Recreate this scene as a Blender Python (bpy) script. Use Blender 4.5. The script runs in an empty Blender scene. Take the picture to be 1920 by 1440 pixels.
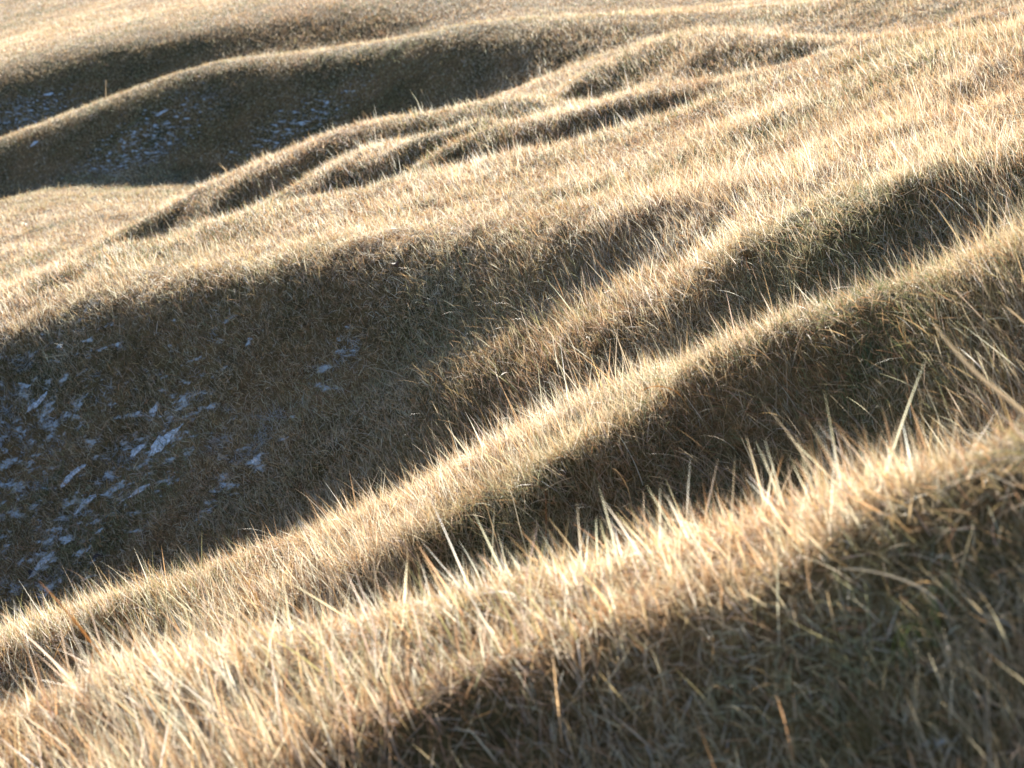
import bpy, math
import numpy as np
from mathutils import Matrix, Vector

# ------------------------------------------------------------------ camera, sky, sun, exposure
scene = bpy.context.scene
PITCH, ROLL, VFOV = math.radians(-16.0), math.radians(7.0), math.radians(24.0)
EYE = np.array([0.0, 0.0, 1.25])
TH = math.tan(VFOV / 2)
TW = TH * 4 / 3
FWD = np.array([0, math.cos(PITCH), math.sin(PITCH)])
UP0 = np.array([0, -math.sin(PITCH), math.cos(PITCH)])
XR = np.array([1.0, 0, 0])
RIGHT = math.cos(ROLL) * XR - math.sin(ROLL) * UP0
UP = math.sin(ROLL) * XR + math.cos(ROLL) * UP0
cam_data = bpy.data.cameras.new("camera")
cam = bpy.data.objects.new("camera", cam_data)
scene.collection.objects.link(cam)
cam.matrix_world = Matrix(((RIGHT[0], UP[0], -FWD[0], EYE[0]), (RIGHT[1], UP[1], -FWD[1], EYE[1]),
                           (RIGHT[2], UP[2], -FWD[2], EYE[2]), (0, 0, 0, 1)))
cam_data.sensor_fit = 'HORIZONTAL'
cam_data.sensor_width = 36.0
cam_data.lens = 18.0 / TW
cam_data.clip_start = 0.05
cam_data.clip_end = 3000
cam_data.dof.use_dof = True
cam_data.dof.focus_distance = 6.8
cam_data.dof.aperture_fstop = 6.0
scene.camera = cam

SUN_EL, SUN_AZ = math.radians(18.0), math.radians(2.0)      # azimuth measured from +Y towards +X
SUN_DIR = np.array([math.sin(SUN_AZ) * math.cos(SUN_EL), math.cos(SUN_AZ) * math.cos(SUN_EL), math.sin(SUN_EL)])
world = bpy.data.worlds.new("World")
scene.world = world
world.use_nodes = True
wn = world.node_tree
sky = wn.nodes.new("ShaderNodeTexSky")
sky.sky_type = 'NISHITA'
sky.sun_disc = False
sky.sun_elevation = SUN_EL
sky.sun_rotation = SUN_AZ
sky.altitude = 2000
sky.air_density = 0.8
sky.dust_density = 0.4
bg = wn.nodes["Background"]
bg.inputs["Strength"].default_value = 0.084
wn.links.new(sky.outputs[0], bg.inputs["Color"])
sun_data = bpy.data.lights.new("sun", 'SUN')
sun_data.energy = 5.0
sun_data.angle = math.radians(0.53)
sun_data.color = (1.0, 0.935, 0.82)
sun = bpy.data.objects.new("sun", sun_data)
scene.collection.objects.link(sun)
sun.rotation_euler = Vector(SUN_DIR).to_track_quat('Z', 'Y').to_euler()
sun.location = (5, 20, 12)
vs = scene.view_settings
vs.view_transform = 'Standard'
vs.look = 'None'
vs.gamma = 1
scene.cycles.diffuse_bounces = 3
scene.cycles.max_bounces = 6
vs.exposure = 2.06

# ------------------------------------------------------------------ the humped meadow: surveyed lines -> heights
def ray(u, v):
    """bearing and rise per metre of a sight line of the survey (1920 x 1440 plate)"""
    a = (np.asarray(u, float) - 960) / 960 * TW
    b = (720 - np.asarray(v, float)) / 720 * TH
    w = FWD + a[..., None] * RIGHT + b[..., None] * UP
    h = np.hypot(w[..., 0], w[..., 1])
    return np.arctan2(w[..., 0], w[..., 1]), w[..., 2] / h

def line(*pts):
    p = np.array(pts, float)
    return lambda u: float(np.interp(u, p[:, 0], p[:, 1])) if p[0, 0] - 1e-6 <= u <= p[-1, 0] + 1e-6 else None

C1 = line((0,1335),(300,1250),(600,1185),(900,1120),(1200,1050),(1500,970),(1750,905),(1920,860))
D1 = line((0,3.4),(960,3.05),(1920,2.6))
T1 = line((560,1440),(900,1300),(1150,1190),(1500,1060),(1700,985),(1920,915))
C2 = line((0,1195),(200,1125),(400,1055),(700,940),(900,860),(1100,770),(1300,690),(1500,610),(1700,545),(1920,475))
D2 = line((0,5.8),(900,5.3),(1300,5.0),(1920,4.4))
T2 = line((350,1150),(500,1110),(700,1050),(900,960),(1050,880),(1200,800),(1300,740),(1500,650),(1700,580),(1920,520))
C4 = line((0,545),(200,475),(400,420),(600,372),(800,322),(1000,285),(1200,240),(1400,185),(1600,120),(1750,90),(1920,66))
D4 = line((0,14),(400,13.2),(800,12.4),(1200,11.8),(1920,10.5))
T4 = line((0,600),(200,560),(400,520),(600,490),(800,440),(950,430),(1100,420),(1300,400),(1440,395))
E4 = line((750,690),(850,640),(1000,592),(1150,535),(1300,455),(1440,425))
T3 = line((750,715),(850,665),(1000,645),(1150,600),(1300,535),(1450,465),(1600,405),(1750,350),(1920,320))
C5a = line((220,444),(300,397),(385,352),(480,312),(560,278),(640,240),(780,210),(900,185),(960,168),(1040,147))
D5a = line((160,19.5),(320,19.5),(1040,17))
T5a = line((220,450),(300,404),(385,374),(480,335),(560,300),(640,268),(700,258),(800,245))
C5b = line((600,330),(640,312),(700,290),(760,270),(850,240),(960,202),(1040,182))
D5b = line((600,16.2),(1040,15.2))
T5b = line((600,338),(640,322),(700,302),(760,284),(850,252),(960,212),(1040,190))
C5c = line((760,308),(860,272),(940,240),(1000,222),(1083,206),(1140,192),(1280,165))
D5c = line((760,14),(1280,14.6))
T5c = line((760,318),(860,288),(940,263),(1010,244),(1083,226),(1140,210),(1280,184))
C6 = line((960,178),(1007,160),(1087,128),(1190,86),(1273,58),(1340,46),(1440,58),(1540,80))
D6 = line((960,22),(1540,17))
C7 = line((1600,88),(1713,62),(1800,44),(1880,26),(1920,18))
D7 = line((1600,14.5),(1920,13.5))
CF = line((0,258),(100,225),(200,187),(270,158),(330,130),(400,112),(500,104),(600,92),(750,70),(840,50),(907,40),(1000,37),(1100,33),(1300,18),(1540,0),(1920,-50))
DF = line((0,34),(400,32),(1100,28),(1920,24))
TF = line((0,264),(100,234),(200,197),(300,166),(360,146),(430,128),(500,118),(600,115),(700,110),(780,95),(870,75),(960,95),(1045,100))
EF = line((0,335),(150,330),(300,322),(385,350))
T0 = line((0,192),(80,165),(200,125),(300,85),(340,68),(400,60),(500,60),(640,55),(770,35),(900,20),(1000,5),(1540,-35),(1920,-95))

PTS = []                                             # (bearing, log distance, rise per metre)
def put(u, v, d):
    th, t = ray(u, v)
    PTS.append((float(th), math.log(d), float(t)))
def down(u, chain, d, back=True):
    """follow a slope towards the viewer: chain = [v0, s, v1, s, v2 ...]; s = fall per metre"""
    if back:
        th, t = ray(u, chain[0])
        PTS.append((float(th), math.log(d * 1.07), float(t) - 0.012))
    put(u, chain[0], d)
    for k in range(1, len(chain), 2):
        s, v1 = chain[k], chain[k + 1]
        va = chain[k - 1]
        t0, t1 = ray(u, va)[1], ray(u, v1)[1]
        d1 = d * (t0 - s) / (t1 - s)
        n = max(1, int(math.ceil(math.log(d / d1) / 0.09)))
        for i in range(1, n):
            v = va + (v1 - va) * i / n
            put(u, v, d * (t0 - s) / (ray(u, v)[1] - s))
        d = d1
        if abs(v1 - va) > 6: put(u, v1, d)
    return d
def trough(u, v, dn, df, drop=0.035):
    th, t = ray(u, v)
    PTS.append((float(th), math.log(dn) * .5 + math.log(df) * .5, float(t) - drop))

for u in np.arange(-160, 2081, 40.0):
    uc = min(max(u, 0), 1920)
    sl = 0 if u == uc else (u - uc)
    off = -0.36 * sl                                  # lines keep their drift beyond the plate
    g = lambda f: None if f(uc) is None else f(uc) + off
    # nearest ridge
    ch = [g(C1)]
    ch += ([0.0, g(T1) + 22, 0.9, g(T1) + 90, 0.62, 1440 + max(off, 0) + 60, 0.35, 1800] if g(T1) is not None else [0.0, 1440 + max(off, 0) + 30, 0.15, 1800])
    down(u, ch, D1(uc))
    # second ridge
    ch = [g(C2)]
    ch += ([0.0, g(T2) + float(np.interp(uc, [950, 1350], [22, -18])), 0.9, g(T2) + 60, 0.5 if uc < 1400 else 0.62, g(C1)] if g(T2) is not None else [0.02, g(C2) + 25, 0.4, g(C1)])
    d = down(u, ch, D2(uc)); trough(u, g(C1), D1(uc), d)
    # third ridge and the long slope behind the hollow
    ch = [g(C4)]
    k = min(max((uc - 1120) / 320, 0), 1)
    if g(T4) is not None: ch += [-0.03 + 0.05 * k, g(T4)]
    if g(E4) is not None: ch += [0.38 - 0.35 * k, g(E4), 0.01, g(T3)]
    elif g(T4) is not None: ch += [0.50, g(T4) + 0.5 * (g(C2) - g(T4)), 0.34, g(C2)]
    elif g(T3) is not None: ch += [0.02, g(T3)]
    if g(T3) is not None:
        ch[-1] += 4 if uc > 1000 else 0
        ch += [0.8, g(T3) + 30, 0.5, g(C2)] if g(C2) > g(T3) + 45 else [0.6, g(C2)]
    d = down(u, ch, D4(uc)); trough(u, g(C2), D2(uc), d)
    low, dl = g(C4), D4(uc)
    for C, T, D in ((C5c, T5c, D5c), (C5b, T5b, D5b), (C5a, T5a, D5a)):
        sh = float(np.interp(uc, [300, 560, 760], [0, 1, 5]))
        if g(C) is None or g(C) + sh > low - 8: continue
        ch = [g(C) + sh]
        if g(T) is not None and g(T) + 4 < low: ch += [-0.02, max(g(T), g(C) + sh + 3), 0.75, low]
        else: ch += [0.16, low]
        d = down(u, ch, D(uc))
        if d > dl * 1.08: trough(u, low, dl, d, 0.02)
        low, dl = g(C) + sh, D(uc)
    for C, D in ((C6, D6), (C7, D7)):
        if g(C) is None or g(C) + 14 > low - 4: continue
        d = down(u, [g(C) - 2, .5 if uc < 1260 else .22, g(C) + 14, float(np.interp(uc, [1180, 1300, 1600, 1750], [.55, .25, .22, .4])), low], D(uc))
        if d > dl * 1.08: trough(u, low, dl, d, 0.01)
        low, dl = g(C) - 2, D(uc)
    if g(CF) is not None and g(CF) < low - 6:
        ch = [g(CF)]
        if g(TF) is not None and g(TF) < low:
            ch += [0.0 if g(TF) - g(CF) < 12 else 0.17, g(TF)]
            if g(EF) is not None and g(EF) < low: ch += [0.42, g(EF), -0.03, low]
            else: ch += [0.45 if uc < 880 else 0.36, low]
        else: ch += [0.1, low]
        d = down(u, ch, DF(uc))
        if d > dl * 1.08: trough(u, low, dl, d, 0.012)
        low, dl = g(CF), DF(uc)
    if g(T0) is not None and g(T0) < low:
        d = down(u, [g(T0), float(np.interp(uc, [330, 480, 760, 900], [.42, .25, .25, .08])), low], 44.0, False)
        if d > dl * 1.08: trough(u, low, dl, d, 0.006)
        low, dl = g(T0), 44.0
    t0 = float(ray(u, low)[1]); th = float(ray(u, low)[0])
    z0 = t0 * dl
    for k, f in enumerate((1.35, 1.8, 2.6)):
        PTS.append((th, math.log(dl * f), (z0 - 0.05 * dl * (f - 1) * 0.0 + 0.03 * dl * (f - 1)) / (dl * f)))
PTS = np.array(PTS)
KTH = 0.55
def tps_fit(P, lam=5e-4):
    X = np.c_[P[:, 0] * KTH, P[:, 1]]
    n = len(X)
    r2 = ((X[:, None] - X[None]) ** 2).sum(-1) + 1e-12
    K = 0.5 * r2 * np.log(r2)
    A = np.zeros((n + 3, n + 3))
    A[:n, :n] = K + lam * np.eye(n)
    A[:n, n] = A[n, :n] = 1
    A[:n, n + 1:] = X; A[n + 1:, :n] = X.T
    return X, np.linalg.solve(A, np.r_[P[:, 2], 0, 0, 0])
TX, TWT = tps_fit(PTS)
def tps(th, ld):
    out = np.empty(th.size)
    q = np.c_[th.ravel() * KTH, ld.ravel()]
    for i in range(0, len(q), 20000):
        r2 = ((q[i:i + 20000, None] - TX[None]) ** 2).sum(-1) + 1e-12
        out[i:i + 20000] = (0.5 * r2 * np.log(r2)) @ TWT[:-3]
    return (out + TWT[-3] + q @ TWT[-2:]).reshape(th.shape)

rng = np.random.default_rng(7)
_wn = []
for wl, amp, n in ((5.0, .035, 6), (1.6, .012, 8), (.55, .006, 9), (.22, .004, 9)):
    for k in range(n):
        a = rng.uniform(0, 2 * math.pi); L = wl * rng.uniform(.7, 1.4)
        _wn.append((math.cos(a) * 2 * math.pi / L, math.sin(a) * 2 * math.pi / L, rng.uniform(0, 6.28), amp / math.sqrt(n) * 1.4, wl))
def lumps(x, y, d):
    z = np.zeros_like(x)
    for kx, ky, p, a, wl in _wn:
        z += a * np.sin(kx * x + ky * y + p) * np.clip(2.2 - d * 0.02 / wl, 0, 1) * (np.clip(d / 9, .25, 1) * np.clip(13 / d, .3, 1) if wl > 1 else 1)
    return z
inner = np.radians(np.arange(-23, 23.01, .13))
outer = np.radians(np.concatenate([np.arange(23.5, 40, .8), np.arange(40, 180.1, 4.0)]))
TH_G = np.concatenate([-outer[::-1], inner, outer])
LD_G = np.concatenate([np.arange(math.log(.35), math.log(1.6), .06), np.arange(math.log(1.6), math.log(70), .0085),
                       np.arange(math.log(70) + .03, math.log(1500), .05)])
TT, LL = np.meshgrid(TH_G, LD_G, indexing='ij')
DD = np.exp(LL)
XX, YY = DD * np.sin(TT), DD * np.cos(TT)
ki = np.abs(TH_G) <= math.radians(21)
ZI = tps(TT[ki], np.clip(LL[ki], math.log(1.9), math.log(110))) * np.clip(DD[ki], 1.9, 110)
i0, i1 = np.nonzero(ki)[0][[0, -1]]
ZV = ZI[np.clip(np.arange(len(TH_G)) - i0, 0, i1 - i0)]
edge = np.clip((np.abs(TT) - math.radians(21)) / math.radians(60), 0, 1) ** .7
ZP = -1.25 - 0.02 * YY + 0.1 * XX * np.exp(-DD / 30)
near = np.clip((DD - 1.0) / 1.1, 0, 1); near = near * near * (3 - 2 * near)
ZB = np.where(DD < 1.9, near * ZV + (1 - near) * -1.22, ZV)
ZB = ZB * (1 - edge) + ZP * edge
far = np.clip((np.log(np.maximum(DD, 1)) - math.log(70)) / 1.6, 0, 1); far = far * far * (3 - 2 * far)
ZF = -2.0 + 30 * np.clip((DD - 150) / 900, 0, 1) ** 1.5
ZZ = EYE[2] + ZB * (1 - far) + ZF * far + lumps(XX, YY, DD)
nt, nd = ZZ.shape
co = np.stack([XX, YY, ZZ], -1).reshape(-1, 3)
ii, jj = np.meshgrid(np.arange(nt - 1), np.arange(nd - 1), indexing='ij')
a = (ii * nd + jj).ravel()
quads = np.stack([a, a + 1, a + nd + 1, a + nd], -1)
def mesh_from(name, co, faces, smooth=True):
    me = bpy.data.meshes.new(name)
    k = faces.shape[1]
    me.vertices.add(len(co)); me.vertices.foreach_set("co", np.ascontiguousarray(co, np.float32).ravel())
    me.loops.add(faces.size); me.loops.foreach_set("vertex_index", faces.astype(np.int32).ravel())
    me.polygons.add(len(faces)); me.polygons.foreach_set("loop_start", np.arange(0, faces.size, k, dtype=np.int32))
    me.polygons.foreach_set("use_smooth", np.full(len(faces), smooth))
    me.update(calc_edges=True)
    return me
centre = len(co)
ring = np.arange(nt) * nd
co = np.r_[co, [[0, 0, co[ring, 2].mean()]]]
ground_me = mesh_from("ground", co, quads)
ground = bpy.data.objects.new("ground", ground_me)
scene.collection.objects.link(ground)
ground["kind"] = "structure"

def ground_z(x, y):
    th, ld = np.arctan2(x, y), np.log(np.hypot(x, y))
    i = np.clip(np.searchsorted(TH_G, th) - 1, 0, nt - 2)
    j = np.clip(np.searchsorted(LD_G, ld) - 1, 0, nd - 2)
    f = (th - TH_G[i]) / (TH_G[i + 1] - TH_G[i]); h = (ld - LD_G[j]) / (LD_G[j + 1] - LD_G[j])
    return (ZZ[i, j] * (1 - f) + ZZ[i + 1, j] * f) * (1 - h) + (ZZ[i, j + 1] * (1 - f) + ZZ[i + 1, j + 1] * f) * h

def spot(u, v, dmin=1.5, dmax=120):
    """where the sight line of the survey meets the ground, nearest first"""
    th, t = ray(u, v)
    d = np.exp(np.linspace(math.log(dmin), math.log(dmax), 2500))
    x, y = d * math.sin(th), d * math.cos(th)
    k = np.argmax(ground_z(x, y) > EYE[2] + t * d)
    return np.array([x[k], y[k], ground_z(x[k:k + 1], y[k:k + 1])[0]]), d[k]

# ------------------------------------------------------------------ materials
def nodes_of(name):
    m = bpy.data.materials.new(name); m.use_nodes = True
    return m, m.node_tree, m.node_tree.nodes["Principled BSDF"]
def blade_material(name, translucency, rough, spec):
    m, t, p = nodes_of(name)
    at = t.nodes.new("ShaderNodeAttribute"); at.attribute_name = "tint"
    tr = t.nodes.new("ShaderNodeBsdfTranslucent")
    mx = t.nodes.new("ShaderNodeMixShader"); mx.inputs[0].default_value = translucency
    t.links.new(at.outputs["Color"], p.inputs["Base Color"])
    t.links.new(at.outputs["Color"], tr.inputs["Color"])
    p.inputs["Roughness"].default_value = rough
    p.inputs["Specular IOR Level"].default_value = spec
    t.links.new(p.outputs[0], mx.inputs[1]); t.links.new(tr.outputs[0], mx.inputs[2])
    t.links.new(mx.outputs[0], t.nodes["Material Output"].inputs["Surface"])
    return m
M_STRAW = blade_material("dry straw", .5, .45, .4)
M_THATCH = blade_material("matted thatch", .35, .6, .3)

mg, t, p = nodes_of("turf soil")
geo = t.nodes.new("ShaderNodeNewGeometry")
n1 = t.nodes.new("ShaderNodeTexNoise"); n1.inputs["Scale"].default_value = 1.1; n1.inputs["Detail"].default_value = 8
n2 = t.nodes.new("ShaderNodeTexNoise"); n2.inputs["Scale"].default_value = 14; n2.inputs["Detail"].default_value = 10; n2.inputs["Roughness"].default_value = .7
t.links.new(geo.outputs["Position"], n1.inputs["Vector"]); t.links.new(geo.outputs["Position"], n2.inputs["Vector"])
r1 = t.nodes.new("ShaderNodeValToRGB"); r2 = t.nodes.new("ShaderNodeValToRGB")
r1.color_ramp.elements[0].position = .3; r1.color_ramp.elements[0].color = (.05, .05, .022, 1)
r1.color_ramp.elements[1].position = .65; r1.color_ramp.elements[1].color = (.17, .115, .058, 1)
r2.color_ramp.elements[0].position = .3; r2.color_ramp.elements[0].color = (.35, .3, .25, 1)
r2.color_ramp.elements[1].position = .72; r2.color_ramp.elements[1].color = (1.5, 1.35, 1.1, 1)
t.links.new(n1.outputs["Fac"], r1.inputs[0]); t.links.new(n2.outputs["Fac"], r2.inputs[0])
mul = t.nodes.new("ShaderNodeMixRGB"); mul.blend_type = 'MULTIPLY'; mul.inputs[0].default_value = 1
t.links.new(r1.outputs[0], mul.inputs[1]); t.links.new(r2.outputs[0], mul.inputs[2])
bmp = t.nodes.new("ShaderNodeBump"); bmp.inputs["Strength"].default_value = .6; bmp.inputs["Distance"].default_value = .02
t.links.new(n2.outputs["Fac"], bmp.inputs["Height"]); t.links.new(bmp.outputs[0], p.inputs["Normal"])
t.links.new(mul.outputs[0], p.inputs["Base Color"]); p.inputs["Roughness"].default_value = .95; p.inputs["Specular IOR Level"].default_value = .1
ground_me.materials.append(mg)

mf, t, p = nodes_of("hoar frost")
geo = t.nodes.new("ShaderNodeNewGeometry")
n1 = t.nodes.new("ShaderNodeTexNoise"); n1.inputs["Scale"].default_value = 60; n1.inputs["Detail"].default_value = 6
t.links.new(geo.outputs["Position"], n1.inputs["Vector"])
r1 = t.nodes.new("ShaderNodeValToRGB")
r1.color_ramp.elements[0].position = .35; r1.color_ramp.elements[0].color = (.22, .24, .24, 1)
r1.color_ramp.elements[1].position = .6; r1.color_ramp.elements[1].color = (.72, .76, .8, 1)
t.links.new(n1.outputs["Fac"], r1.inputs[0]); t.links.new(r1.outputs[0], p.inputs["Base Color"])
bmp = t.nodes.new("ShaderNodeBump"); bmp.inputs["Strength"].default_value = .7; bmp.inputs["Distance"].default_value = .01
t.links.new(n1.outputs["Fac"], bmp.inputs["Height"]); t.links.new(bmp.outputs[0], p.inputs["Normal"])
p.inputs["Roughness"].default_value = .6

# ------------------------------------------------------------------ value noise on the ground plan
_tab = rng.random((256, 256))
def vnoise(x, y, s, o=0):
    x, y = x / s + 37.7 + o * 11.3, y / s + 91.1 + o * 5.7
    i, j = np.floor(x).astype(int), np.floor(y).astype(int)
    f, h = x - i, y - j
    f, h = f * f * (3 - 2 * f), h * h * (3 - 2 * h)
    g = lambda a, b: _tab[a % 256, b % 256]
    return (g(i, j) * (1 - f) + g(i + 1, j) * f) * (1 - h) + (g(i, j + 1) * (1 - f) + g(i + 1, j + 1) * f) * h

# frost lies in the hollows: (plate position of the hollow's middle, radius across, radius in depth)
RUSSET_SHADE = [(*spot(u, v)[0][:2], r) for u, v, r in ((1650, 1260, .9), (1300, 1400, .45), (1250, 800, .5), (1750, 600, .5), (820, 1010, .35), (520, 60, 4), (1000, 680, .6))]
def russet_shade_at(x, y):                                   # redder dead grass, with shade painted into the patches
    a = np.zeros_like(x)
    for cx, cy, r in RUSSET_SHADE:
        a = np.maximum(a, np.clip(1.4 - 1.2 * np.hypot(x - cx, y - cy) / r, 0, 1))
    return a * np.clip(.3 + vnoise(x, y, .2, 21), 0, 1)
HOLLOWS = []
for u, v, rx, ry in ((20, 900, 1.4, 1.9), (280, 860, 1.0, 1.1), (110, 1050, 1.0, 1.0), (450, 880, .5, .5), (620, 690, .3, .3),
                     (260, 280, 2.4, 1.6), (560, 230, 2.0, 1.0), (50, 215, 2.4, 1.6), (1740, 1436, .07, .06)):
    HOLLOWS.append((*spot(u, v)[0][:2], rx, ry))
SHADE_GREEN = [(*spot(u, v)[0][:2], rx, ry) for u, v, rx, ry in (
    (150, 880, 1.9, 2.3), (480, 800, 1.4, 1.7), (760, 720, 1.0, 1.2), (1450, 560, .8, .7), (1250, 940, .6, .6), (1650, 740, .6, .6),
    (950, 1010, .5, .5), (1750, 1280, .5, .5), (1350, 1400, .3, .3), (320, 250, 5, 5), (650, 180, 4, 4), (100, 215, 6, 5))]
def shade_green_at(x, y):  # shaded hollows: shorter, greener grass, with shade painted into its colour
    a = np.zeros_like(x)
    for cx, cy, rx, ry in SHADE_GREEN:
        a = np.maximum(a, np.clip(1.3 - 1.2 * np.hypot((x - cx) / rx, (y - cy) / ry), 0, 1))
    return a
def hollow_at(x, y):
    a = np.zeros_like(x)
    for cx, cy, rx, ry in HOLLOWS:
        a = np.maximum(a, np.clip(1.25 - np.hypot((x - cx) / rx, (y - cy) / ry), 0, 1))
    return a
def frost_at(x, y):
    a = hollow_at(x, y)
    far = np.clip((np.hypot(x, y) - 12) / 10, 0, 1)
    p, q = (.74 * x - .67 * y) * .38, .67 * x + .74 * y
    n = (1 - far) * (.4 * vnoise(p, q, .2, 1) + .6 * vnoise(p, q, .06, 2)) + far * (.4 * vnoise(p, q, 1.1, 1) + .6 * vnoise(p, q, .35, 2))
    return np.clip((a * .3 + n - .88) / .12, 0, 1) * np.clip(a * 3, 0, 1)

# ------------------------------------------------------------------ grass blades
def blade_mesh(name, root, length, width, az, lean, bend, twist, col, nseg, tip_col=None, power=1.6):
    n = len(root)
    s = np.linspace(0, 1, nseg + 1)
    ang = lean[:, None] + bend[:, None] * ((s[:-1] + s[1:]) / 2)[None]
    hx, hy = np.sin(az), np.cos(az)
    st = length[:, None] / nseg
    rad = np.c_[np.zeros(n), np.cumsum(np.sin(ang) * st, 1)]
    up = np.c_[np.zeros(n), np.cumsum(np.cos(ang) * st, 1)]
    P = root[:, None, :] + np.stack([rad * hx[:, None], rad * hy[:, None], up], -1)
    side_h = np.stack([hy, -hx, np.zeros(n)], -1)
    d0 = np.stack([np.sin(lean) * hx, np.sin(lean) * hy, np.cos(lean)], -1)
    side = np.cos(twist)[:, None] * side_h + np.sin(twist)[:, None] * np.cross(d0, side_h)
    w = width[:, None] * np.clip(1 - s[:-1] ** power, .05, 1)[None] * (.75 + .25 * np.sin(np.pi * np.clip(s[:-1] + .25, 0, 1)))[None] / 2
    L = P[:, :-1] - side[:, None] * w[..., None]
    R = P[:, :-1] + side[:, None] * w[..., None]
    V = np.concatenate([np.stack([L, R], 2).reshape(n, 2 * nseg, 3), P[:, -1:]], 1)
    nv = 2 * nseg + 1
    tri = []
    for k in range(nseg - 1):
        a = 2 * k
        tri += [(a, a + 1, a + 3), (a, a + 3, a + 2)]
    tri.append((2 * nseg - 2, 2 * nseg - 1, 2 * nseg))
    F = (np.arange(n)[:, None, None] * nv + np.array(tri)[None]).reshape(-1, 3)
    sv = np.r_[np.repeat(s[:-1], 2), 1.0]
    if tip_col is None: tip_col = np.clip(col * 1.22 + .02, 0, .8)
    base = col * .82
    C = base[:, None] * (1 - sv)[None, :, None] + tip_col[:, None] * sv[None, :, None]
    return V.reshape(-1, 3), F, np.c_[C.reshape(-1, 3), np.ones(n * nv)]

def tinted(name, parts, mat):
    off = 0; vs_, fs_, cs_ = [], [], []
    for V, F, C in parts:
        vs_.append(V); fs_.append(F + off); cs_.append(C); off += len(V)
    V, F, C = np.concatenate(vs_), np.concatenate(fs_), np.concatenate(cs_)
    me = mesh_from(name, V, F, False)
    at = me.attributes.new("tint", 'FLOAT_COLOR', 'POINT')
    at.data.foreach_set("color", C.astype(np.float32).ravel())
    me.materials.append(mat)
    o = bpy.data.objects.new(name, me)
    scene.collection.objects.link(o)
    return o

PAL = np.array([(.73, .625, .48), (.69, .56, .39), (.58, .375, .19), (.44, .265, .125), (.25, .14, .075), (.20, .19, .08), (.76, .67, .57)])
def scatter(rho0, d_flat, fall, dmax, half=math.radians(42), dmin=1.1):
    d = np.exp(np.linspace(math.log(dmin), math.log(dmax), 4000))
    rho = rho0 * np.minimum(1, (d_flat / d)) ** fall
    cdf = np.concatenate([[0], np.cumsum(2 * half * (rho * d)[:-1] * np.diff(d))])
    n = int(cdf[-1])
    dd = np.interp(rng.random(n) * cdf[-1], cdf, d)
    th = rng.uniform(-half, half, n)
    x, y = dd * np.sin(th), dd * np.cos(th)
    z = ground_z(x, y)
    # leave out what lies well outside the frame
    w = np.stack([x, y, z + .05 - EYE[2]], -1)
    f = w @ FWD
    ku = np.abs(w @ RIGHT / f) < TW * 1.1 + 1.35 / dd
    kv = (w @ UP / f > -TH * 1.12 - .5 / dd) & (w @ UP / f < TH * 1.25 + .2 / dd)
    k = ku & kv
    return x[k], y[k], z[k], dd[k]

def pick(n, weights, x, y):
    w = np.asarray(weights, float); w = w / w.sum()
    q = .75 * rng.random(n) + .25 * vnoise(x, y, .5, 5)
    idx = np.searchsorted(np.cumsum(w), np.clip(q, 0, .9999))
    c = PAL[np.clip(idx, 0, len(PAL) - 1)]
    far = np.clip(np.hypot(x, y) / 14, .6, 3)
    tone = .82 + .46 * (.5 * vnoise(x, y, .35, 6) + .5 * vnoise(x / far, y / far, 1.1, 7))
    warm = np.clip((vnoise(x / far, y / far, .8, 11) - .5) / .25, 0, 1)[:, None] * (rng.random(n) < .5)[:, None]
    c = c * (1 - .45 * warm) + np.array((.46, .29, .14)) * .45 * warm
    ru = (russet_shade_at(x, y) * (rng.random(n) < .7))[:, None] * .45
    c = c * (1 - ru) + np.array((.33, .17, .07)) * ru  # reddish grass colour, darkened to deepen the shaded slopes
    return c * tone[:, None] * rng.uniform(.62, 1.25, (n, 1)) * rng.normal(1, .04, (n, 3))

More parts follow.
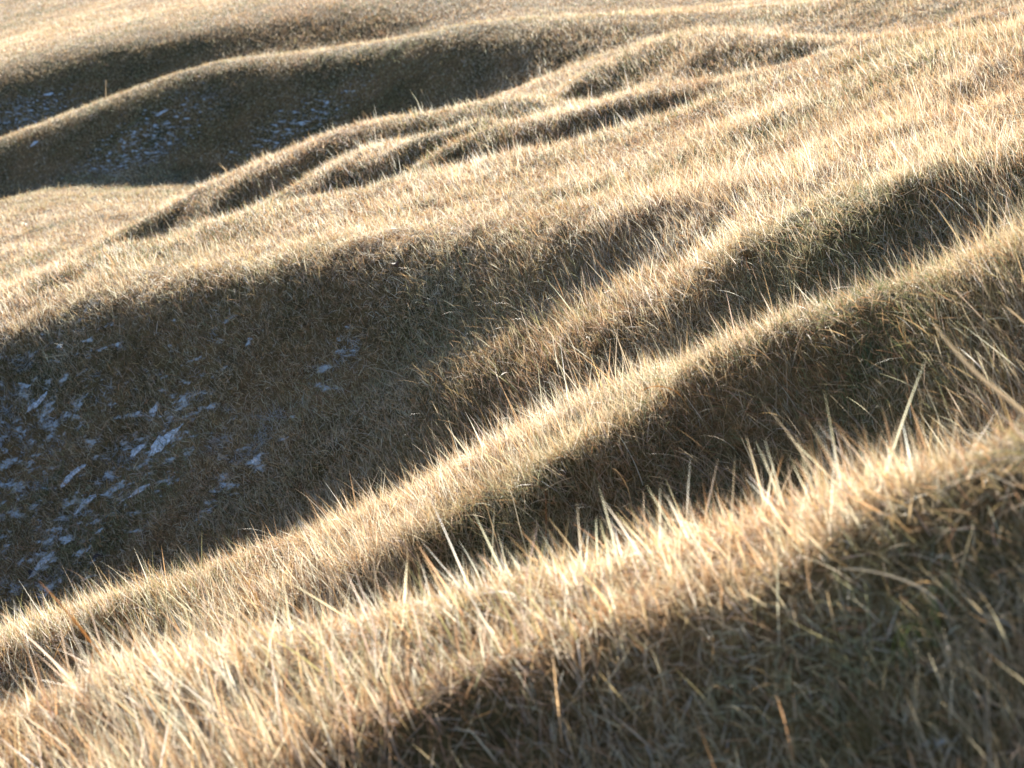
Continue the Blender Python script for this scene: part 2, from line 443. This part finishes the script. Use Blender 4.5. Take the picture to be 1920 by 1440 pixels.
LEAN_AZ = math.radians(-80)                            # the meadow leans left, a little away
def standing(rho0):
    x, y, z, d = scatter(rho0, 5.0, 1.6, 118)
    n = len(x)
    clump = .55 * vnoise(x, y, .22, 3) + .45 * vnoise(x, y, .8, 4)
    keep = rng.random(n) < np.clip(.25 + 1.9 * (clump - .25), .08, 1)
    x, y, z, d, clump = x[keep], y[keep], z[keep], d[keep], clump[keep]
    n = len(x)
    fr = frost_at(x, y)
    L = rng.gamma(9, 1 / 9, n) * (.030 + .070 * clump) * np.clip(1 - .35 * fr, .5, 1)
    tall = rng.random(n) < np.where(d < 4, .15, .22)
    L *= np.where(d < 4, 1.2, np.where(d < 9, .95, .84)); L[tall] *= rng.uniform(1.25, 1.9, tall.sum())
    W = rng.uniform(.0010, .0023, n) * np.maximum(1, d / 6) ** .7
    W[tall] *= rng.uniform(1.0, 1.0 + np.where(d[tall] < 4, 1.0, .6))
    sx, sy = rng.normal(-.22, .30, n), rng.normal(.03, .30, n)
    lean = np.clip(np.hypot(sx, sy), 0, 1.15); az = np.arctan2(sx, sy)
    W *= 1 + .35 * np.clip(4.5 - d, 0, 1)
    kink = rng.random(n) < .05
    bend = rng.gamma(1.0, .14, n) + kink * rng.uniform(.6, 1.6, n) * rng.choice([1, 1, 1, -.7], n)
    tw = rng.uniform(-1.5, 1.5, n)
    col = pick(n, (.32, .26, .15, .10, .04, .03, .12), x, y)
    gp = np.clip((vnoise(x, y, 1.3, 8) - .62) / .15, 0, 1) * (rng.random(n) < .2)
    col = col * (1 - gp[:, None]) + PAL[5] * rng.uniform(.8, 1.4, (n, 1)) * gp[:, None]
    shg = shade_green_at(x, y)
    L *= 1 - .42 * shg; W *= 1 - .25 * shg
    dk = (shg * .6 * (rng.random(n) < .75))[:, None]
    col = col * (1 - dk) + np.array((.38, .34, .20)) * rng.uniform(.6, 1.4, (n, 1)) * dk  # greener hollow blades, part of the shade put into their colour
    fm = (fr * .5 * (rng.random(n) < .5))[:, None]
    col = col * (1 - fm) + np.array((.62, .68, .72)) * fm
    root = np.stack([x, y, z - .004], -1)
    parts = []
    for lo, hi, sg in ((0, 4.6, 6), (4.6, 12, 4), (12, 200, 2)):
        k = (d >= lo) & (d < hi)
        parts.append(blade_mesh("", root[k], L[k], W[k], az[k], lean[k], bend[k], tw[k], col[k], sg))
    # long thin blades that arch over in the sheltered troughs
    x, y, z, d = scatter(260, 30, 1, 13)
    k = rng.random(len(x)) < np.clip(.12 + shade_green_at(x, y), 0, 1) * np.clip(1.6 - d / 9, .15, 1) * np.clip(d - 2.6, .1, 1)
    x, y, z = x[k], y[k], z[k]; n = len(x)
    parts.append(blade_mesh("", np.stack([x, y, z - .004], -1), rng.uniform(.09, .19, n), rng.uniform(.0013, .0026, n), rng.normal(LEAN_AZ, .8, n), rng.uniform(.3, 1.0, n),
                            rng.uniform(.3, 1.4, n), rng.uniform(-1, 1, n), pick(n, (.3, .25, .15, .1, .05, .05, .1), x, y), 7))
    return tinted("grass", parts, M_STRAW)
def thatch(rho0):
    x, y, z, d = scatter(rho0, 5.0, 1.55, 118)
    n = len(x)
    fr = frost_at(x, y)
    L = rng.gamma(5, 1 / 5, n) * .05 * np.maximum(1, d / 25) ** .3
    W = rng.uniform(.0011, .0026, n) * np.maximum(1, d / 5) ** .75
    lean = np.clip(rng.normal(.95, .35, n), .1, 1.5)
    az = rng.uniform(0, 2 * math.pi, n)
    bend = rng.normal(.45, .6, n)
    tw = rng.uniform(-1.5, 1.5, n)
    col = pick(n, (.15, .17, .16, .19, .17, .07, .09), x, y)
    gp = np.clip((vnoise(x, y, .9, 9) - .5) / .2, 0, 1) * (rng.random(n) < .35)
    col = col * (1 - gp[:, None]) + np.array((.12, .14, .055)) * rng.uniform(.7, 1.5, (n, 1)) * gp[:, None]
    shg = shade_green_at(x, y)
    moss = np.clip((vnoise(x, y, .33, 14) - .45) / .2, 0, 1)[:, None]
    rust = np.clip((vnoise(x, y, .27, 15) - .55) / .2, 0, 1)[:, None] * (rng.random(n) < .6)[:, None]
    col = col * (1 - .5 * rust) + np.array((.26, .12, .05)) * .5 * rust
    dk = (shg * .7 * (rng.random(n) < .6))[:, None] * (.35 + .65 * moss)
    col = col * (1 - dk) + np.array((.25, .28, .14)) * rng.uniform(.6, 1.4, (n, 1)) * dk  # green hollow thatch, tinted darker to deepen the shade
    fm = (fr * (rng.random(n) < .6))[:, None]
    col = col * (1 - fm) + np.array((.46, .50, .52)) * rng.uniform(.6, 1.1, (n, 1)) * fm
    root = np.stack([x, y, z + rng.uniform(0, .012, n)], -1)
    parts = []
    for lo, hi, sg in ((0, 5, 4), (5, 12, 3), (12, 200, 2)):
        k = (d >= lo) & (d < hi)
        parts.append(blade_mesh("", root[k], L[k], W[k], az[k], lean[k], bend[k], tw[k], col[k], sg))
    return tinted("grass_thatch", parts, M_THATCH)
gx = np.r_[XX.ravel(), 0]; gy = np.r_[YY.ravel(), -.01]
ga = ground_me.attributes.new("frost", 'FLOAT', 'POINT')
ga.data.foreach_set("value", hollow_at(gx, gy).astype(np.float32))
_t = mg.node_tree
_a = _t.nodes.new("ShaderNodeAttribute"); _a.attribute_name = "frost"
_g = _t.nodes.new("ShaderNodeNewGeometry")
_mp = _t.nodes.new("ShaderNodeCombineXYZ")
for _i, _v in enumerate(((.28, -.25, 0), (.67, .74, 0))):
    _d = _t.nodes.new("ShaderNodeVectorMath"); _d.operation = 'DOT_PRODUCT'; _d.inputs[1].default_value = _v
    _t.links.new(_g.outputs["Position"], _d.inputs[0]); _t.links.new(_d.outputs["Value"], _mp.inputs[_i])
_n = _t.nodes.new("ShaderNodeTexNoise"); _n.inputs["Scale"].default_value = 15; _n.inputs["Detail"].default_value = 9; _n.inputs["Roughness"].default_value = .72
_t.links.new(_mp.outputs[0], _n.inputs["Vector"])
_s = _t.nodes.new("ShaderNodeMath"); _s.operation = 'MULTIPLY_ADD'; _s.inputs[1].default_value = .17
_t.links.new(_a.outputs["Fac"], _s.inputs[0]); _t.links.new(_n.outputs["Fac"], _s.inputs[2])
_r = _t.nodes.new("ShaderNodeMapRange"); _r.inputs["From Min"].default_value = .70; _r.inputs["From Max"].default_value = .765
_t.links.new(_s.outputs[0], _r.inputs["Value"])
_m = _t.nodes.new("ShaderNodeMixRGB"); _m.inputs[2].default_value = (.46, .50, .51, 1)
_t.links.new(_r.outputs[0], _m.inputs[0]); _t.links.new(mul.outputs[0], _m.inputs[1])
_t.links.new(_m.outputs[0], _t.nodes["Principled BSDF"].inputs["Base Color"])
g = standing(13500)
g["kind"] = "stuff"; g["label"] = "dry straw coloured grass standing all over the humped meadow"; g["category"] = "grass"
g = thatch(17000)
g["kind"] = "stuff"; g["label"] = "matted short brown grass close to the ground"; g["category"] = "grass"

# ------------------------------------------------------------------ things one can point at
def tag(o, label, cat, group=None):
    o["label"] = label; o["category"] = cat
    if group: o["group"] = group
    return o
def empty(name, loc):
    o = bpy.data.objects.new(name, None); scene.collection.objects.link(o); o.location = loc; o.empty_display_size = .05
    return o
def at_depth(u, v, dist):
    a, b = (u - 960) / 960 * TW, (720 - v) / 720 * TH
    return EYE + (FWD + a * RIGHT + b * UP) * dist
def smooth_path(pts, n):
    pts = np.array(pts, float); k = len(pts)
    if k == 2: pts = np.array([pts[0], (pts[0] + pts[1]) / 2 + np.array([0, 0, .002]), pts[1]]); k = 3
    tt = np.linspace(0, k - 1, n); out = []
    E = np.r_[[2 * pts[0] - pts[1]], pts, [2 * pts[-1] - pts[-2]]]
    for t_ in tt:
        i = min(int(t_), k - 2); f = t_ - i
        p0, p1, p2, p3 = E[i], E[i + 1], E[i + 2], E[i + 3]
        out.append(.5 * (2 * p1 + (p2 - p0) * f + (2 * p0 - 5 * p1 + 4 * p2 - p3) * f * f + (3 * p1 - p0 - 3 * p2 + p3) * f ** 3))
    return np.array(out)
def swept(path, widths, thick, seed=0):
    """a folded, tapering blade: four-cornered section swept along a path"""
    n = len(path)
    tan = np.gradient(path, axis=0); tan /= np.linalg.norm(tan, axis=1)[:, None]
    ref = np.array([.55 + .2 * math.sin(seed), -.8, .15]); V = []
    for i in range(n):
        s1 = np.cross(tan[i], ref); s1 /= np.linalg.norm(s1)
        s2 = np.cross(s1, tan[i])
        w = widths[i] / 2; h = thick * (.4 + .6 * widths[i] / max(widths))
        V += [path[i] - s1 * w, path[i] - s2 * h, path[i] + s1 * w, path[i] + s2 * h * .3]
    F = []
    for i in range(n - 1):
        for k in range(4):
            a, b = 4 * i + k, 4 * i + (k + 1) % 4
            F.append((a, b, b + 4, a + 4))
    F += [(0, 1, 2, 3), (4 * n - 1, 4 * n - 2, 4 * n - 3, 4 * n - 4)]
    return np.array(V), np.array(F)
def solid(name, V, F, col, mat, parent=None, jitter=.08, loc=None):
    o_ = V.mean(0) if loc is None else np.asarray(loc)
    me = mesh_from(name, V - o_, F, True)
    at_ = me.attributes.new("tint", 'FLOAT_COLOR', 'POINT')
    c = np.tile(np.array(col), (len(V), 1)) * rng.uniform(1 - jitter, 1 + jitter, (len(V), 1))
    at_.data.foreach_set("color", np.c_[c, np.ones(len(V))].astype(np.float32).ravel())
    me.materials.append(mat)
    o = bpy.data.objects.new(name, me); scene.collection.objects.link(o)
    if parent is None: o.location = o_
    else:
        o.parent = parent; o.location = o_ - np.array(parent.location)
    return o
PALE, WHITE, ORANGE, BROWN, TAN = (.68, .56, .38), (.74, .68, .56), (.56, .33, .12), (.34, .18, .08), (.60, .44, .24)
def stalk(label, pix, width, col, head=0, cat="grass stalk", drift=0.0, name="grass_stalk"):
    """pix: root first, then the way to the tip"""
    root, d = spot(*pix[0])
    z = float((root - EYE) @ FWD)
    pts = [root - np.array([0, 0, .015])] + [at_depth(u, v, z - drift * k) for k, (u, v) in enumerate(pix[1:], 1)]
    path = smooth_path(pts, 16)
    s_ = np.linspace(0, 1, 16)
    V, F = swept(path, width * (1 - .9 * s_ ** 2.2), width * .22, len(label))
    if not head:
        return tag(solid(name, V, F, col, M_STRAW, loc=root), label, cat)
    e = empty(name, root); solid("stem", V, F, col, M_STRAW, e)
    n = 7; i0 = 15 - head
    seg = smooth_path(path[i0:], n)
    V, F = swept(seg, width * 1.9 * np.sin(np.linspace(.5, 2.9, n)), width * .7, 2)
    solid("seed_head", V, F, np.array(col) * .8, M_STRAW, e, .2)
    return tag(e, label, cat)
stalk("thick pale blade sweeping in from the edge, highest of the large blurred ones", [(2000, 850), (1920, 775), (1830, 700), (1775, 640), (1752, 606)], .0088, PALE)
stalk("short pale blade tip above the thick sweeping one at the frame edge", [(2010, 800), (1960, 650), (1915, 600), (1880, 570)], .0085, PALE)
stalk("long straw lying in an arc over the shaded nearest slope", [(1800, 1165), (1745, 1115), (1680, 1083), (1610, 1068), (1560, 1066)], .0036, (.5, .45, .36))
stalk("straight grey straw lying below the arced one in deep shade", [(1930, 1185), (1880, 1165), (1830, 1150)], .0034, (.5, .46, .38))
stalk("tall orange blade curving left against the frosty hollow", [(225, 1275), (160, 1190), (110, 1130), (72, 1088)], .0052, ORANGE)
stalk("bent pale stalk with a nodding tip beside the tall orange blade", [(170, 1270), (162, 1210), (160, 1182), (168, 1178)], .0030, PALE)
stalk("brown stalk slanting right behind the bent pale one", [(85, 1290), (105, 1225), (125, 1185), (136, 1160)], .0036, TAN)
stalk("long tan blade leaning left over the second ridge", [(520, 1190), (480, 1120), (445, 1065), (420, 1025)], .0050, TAN)
stalk("orange blade leaning right with a bent tip on nearest ridge", [(600, 1250), (620, 1185), (640, 1138)], .0036, ORANGE)
stalk("upright whitish blade between two orange ones on the nearest ridge", [(584, 1215), (576, 1150), (568, 1086)], .0034, WHITE)
stalk("rust brown upright stalk before the shaded trough", [(1022, 1060), (1024, 990), (1023, 918)], .0036, BROWN)
stalk("slender stalk with a hooked seed head in the shaded trough", [(1190, 1010), (1183, 940), (1172, 905), (1158, 885), (1148, 878)], .0022, TAN, 5, "seed stalk")
stalk("tall pale blade left of the rust brown stalk", [(1000, 1070), (978, 1000), (958, 920)], .0040, WHITE)
stalk("pale blade leaning left, farthest left of the three tall ones by the trough", [(950, 1080), (930, 1010), (908, 935)], .0038, PALE)
stalk("bright straight blade leaning left over the dark trough", [(1440, 960), (1415, 880), (1387, 814)], .0034, WHITE)
stalk("ochre pointed blade standing on the crest under the trough", [(1590, 900), (1582, 850), (1574, 796)], .0040, ORANGE)
stalk("second ochre blade, a little left of and lower than the pointed one", [(1536, 900), (1526, 845), (1516, 785)], .0040, (.5, .31, .13))
stalk("arching orange straw looping over the second ridge", [(1300, 775), (1272, 738), (1235, 724), (1205, 732), (1192, 750)], .0030, ORANGE)
stalk("single bright straw lying aslant in the big shaded hollow", [(765, 708), (740, 699), (716, 692)], .0034, WHITE)
stalk("orange blade bent rightwards above the second ridge grass", [(792, 850), (796, 825), (805, 800)], .0036, ORANGE)
stalk("lone dry stem standing on the farthest thin lit ridge", [(199, 186), (198, 166), (199, 148)], .016, PALE, 6, "plant stem", name="dry_stem")
stalk("tall pale stem rising from the ridge before the far shaded slope", [(806, 205), (798, 186), (788, 166)], .009, PALE, 5, "plant stem", name="dry_stem")

def patch(label, u, v, w, h):
    c, d = spot(u, v)
    sx = w * .00029 * d / 2; sy = h * .00029 * d / 2 / .7
    n, m = 30, 5; V = []
    ph = rng.uniform(0, 6.28, 5)
    for j in range(m):
        for i in range(n):
            a_ = 2 * math.pi * i / n
            r = (j / (m - 1)) * (1 + .22 * math.sin(2 * a_ + ph[0]) + .18 * math.sin(3 * a_ + ph[1]) + .13 * math.sin(5 * a_ + ph[2]) + .1 * math.sin(9 * a_ + ph[3]))
            x, y = c[0] + sx * r * math.cos(a_), c[1] + sy * r * math.sin(a_)
            V.append((x, y, (1 - (j / (m - 1)) ** 3) * .014 - .003 + rng.normal(0, .004)))
    V = np.array(V); V[:, 2] += ground_z(V[:, 0], V[:, 1])
    F = []
    for j in range(m - 1):
        for i in range(n):
            F.append((j * n + i, j * n + (i + 1) % n, (j + 1) * n + (i + 1) % n, (j + 1) * n + i))
    o = solid("frost_patch", V, np.array(F), (1, 1, 1), mf, loc=c)
    return tag(o, label, "frost patch", "frost patches in the shaded hollows")
patch("largest bluish white frost patch in the middle of the near hollow", 306, 832, 62, 34)
patch("small frost patch just left below the largest one", 256, 846, 34, 14)
patch("narrow frost fleck high above the largest patch", 290, 768, 26, 9)
patch("stretched frost patch low in the near hollow", 80, 1056, 70, 18)
patch("frost streak beside the green tuft", 135, 893, 46, 16)
patch("pale frost streak at the hollow's upper rim", 70, 760, 42, 10)
patch("frost sliver near the second ridge's foot", 480, 862, 26, 9)
patch("frost patch among straw in the middle of the hollow", 262, 920, 40, 12)
patch("broken frost band below the green tuft", 160, 945, 44, 13)
patch("far frost fleck below the hump's shadow edge", 92, 177, 16, 7)
patch("far frost fleck in the middle of the long shaded slope", 304, 214, 18, 7)
patch("far frost fleck low on the long shaded slope", 64, 270, 18, 8)

def tuft(label, u, v, n, h, spread, col):
    c, d = spot(u, v)
    r = spread * np.sqrt(rng.random(n)); a_ = rng.uniform(0, 6.28, n)
    x, y = c[0] + r * np.cos(a_), c[1] + r * np.sin(a_)
    root = np.stack([x, y, ground_z(x, y) - .004], -1)
    V, F, C = blade_mesh("", root, rng.uniform(.6, 1.15, n) * h, rng.uniform(.002, .004, n), a_ + math.pi / 2 * 0, rng.uniform(.05, .7, n), rng.uniform(.1, .9, n), rng.uniform(-1, 1, n), np.array(col) * rng.uniform(.7, 1.3, (n, 1)), 5)
    me = mesh_from("grass_tuft", V - c, F, False)
    me.attributes.new("tint", 'FLOAT_COLOR', 'POINT').data.foreach_set("color", C.astype(np.float32).ravel())
    me.materials.append(M_STRAW)
    o = bpy.data.objects.new("grass_tuft", me); scene.collection.objects.link(o); o.location = c
    return tag(o, label, "grass tuft")
tuft("green grass tuft between frost patches in the near hollow", 98, 912, 90, .085, .10, (.09, .13, .05))
tuft("dark green tuft in the shade under the pale leaning blades", 1610, 705, 80, .06, .06, (.08, .11, .04))
tuft("yellow green tuft in the deepest shade of the nearest slope", 1735, 1190, 50, .06, .05, (.17, .2, .05))

def lump(name, label, cat, u, v, sx, sy, sz, col):
    c, d = spot(u, v)
    n, m = 14, 8; V = []
    for j in range(m + 1):
        for i in range(n):
            a_, b_ = 2 * math.pi * i / n, math.pi * j / m
            k = 1 + rng.normal(0, .12)
            V.append((sx * k * math.sin(b_) * math.cos(a_), sy * k * math.sin(b_) * math.sin(a_), sz * k * math.cos(b_)))
    F = [(j * n + i, j * n + (i + 1) % n, (j + 1) * n + (i + 1) % n, (j + 1) * n + i) for j in range(m) for i in range(n)]
    V = np.array(V) + c + np.array([0, 0, sz * .4])
    return tag(solid(name, V, np.array(F), col, mg, loc=c), label, cat)
lump("soil_clod", "dark brown bare clod of earth at the shadow's edge on the third ridge", "soil clod", 1412, 478, .05, .04, .02, (.10, .06, .035))
def leaf(label, u, v, size, az, col):
    c, d = spot(u, v)
    n = 9; s_ = np.linspace(0, 1, n); V = []
    for k in s_:
        w = .38 * size * math.sin(math.pi * min(k * .93 + .04, 1)) ** .8
        for q, dz in ((-1, .35), (0, 0), (1, .35)):
            lx, ly = (k - .5) * size, q * w
            V.append((lx * math.cos(az) - ly * math.sin(az), lx * math.sin(az) + ly * math.cos(az), dz * w + .25 * size * math.sin(3 * k)))
    V = np.array(V)
    V = np.r_[V, V - np.array([0, 0, .0012])]
    F = []
    for i in range(n - 1):
        for q in range(2):
            a_ = 3 * i + q
            F += [(a_, a_ + 1, a_ + 4, a_ + 3), (a_ + 3 * n + 3, a_ + 3 * n + 4, a_ + 3 * n + 1, a_ + 3 * n)]
    return tag(solid("fallen_leaf", V + c + np.array([0, 0, .03]), np.array(F), col, M_THATCH, loc=c), label, "leaf")
leaf("dark curled leaf lying in the hollow right of the lowest frost", 186, 1060, .06, .4, (.05, .03, .02))
leaf("small dark leaf below the lowest stretched frost patch", 62, 1084, .05, 1.2, (.05, .032, .022))
leaf("brown leaf caught in the grass at the top of the hollow", 742, 510, .06, 2.0, (.16, .07, .03))
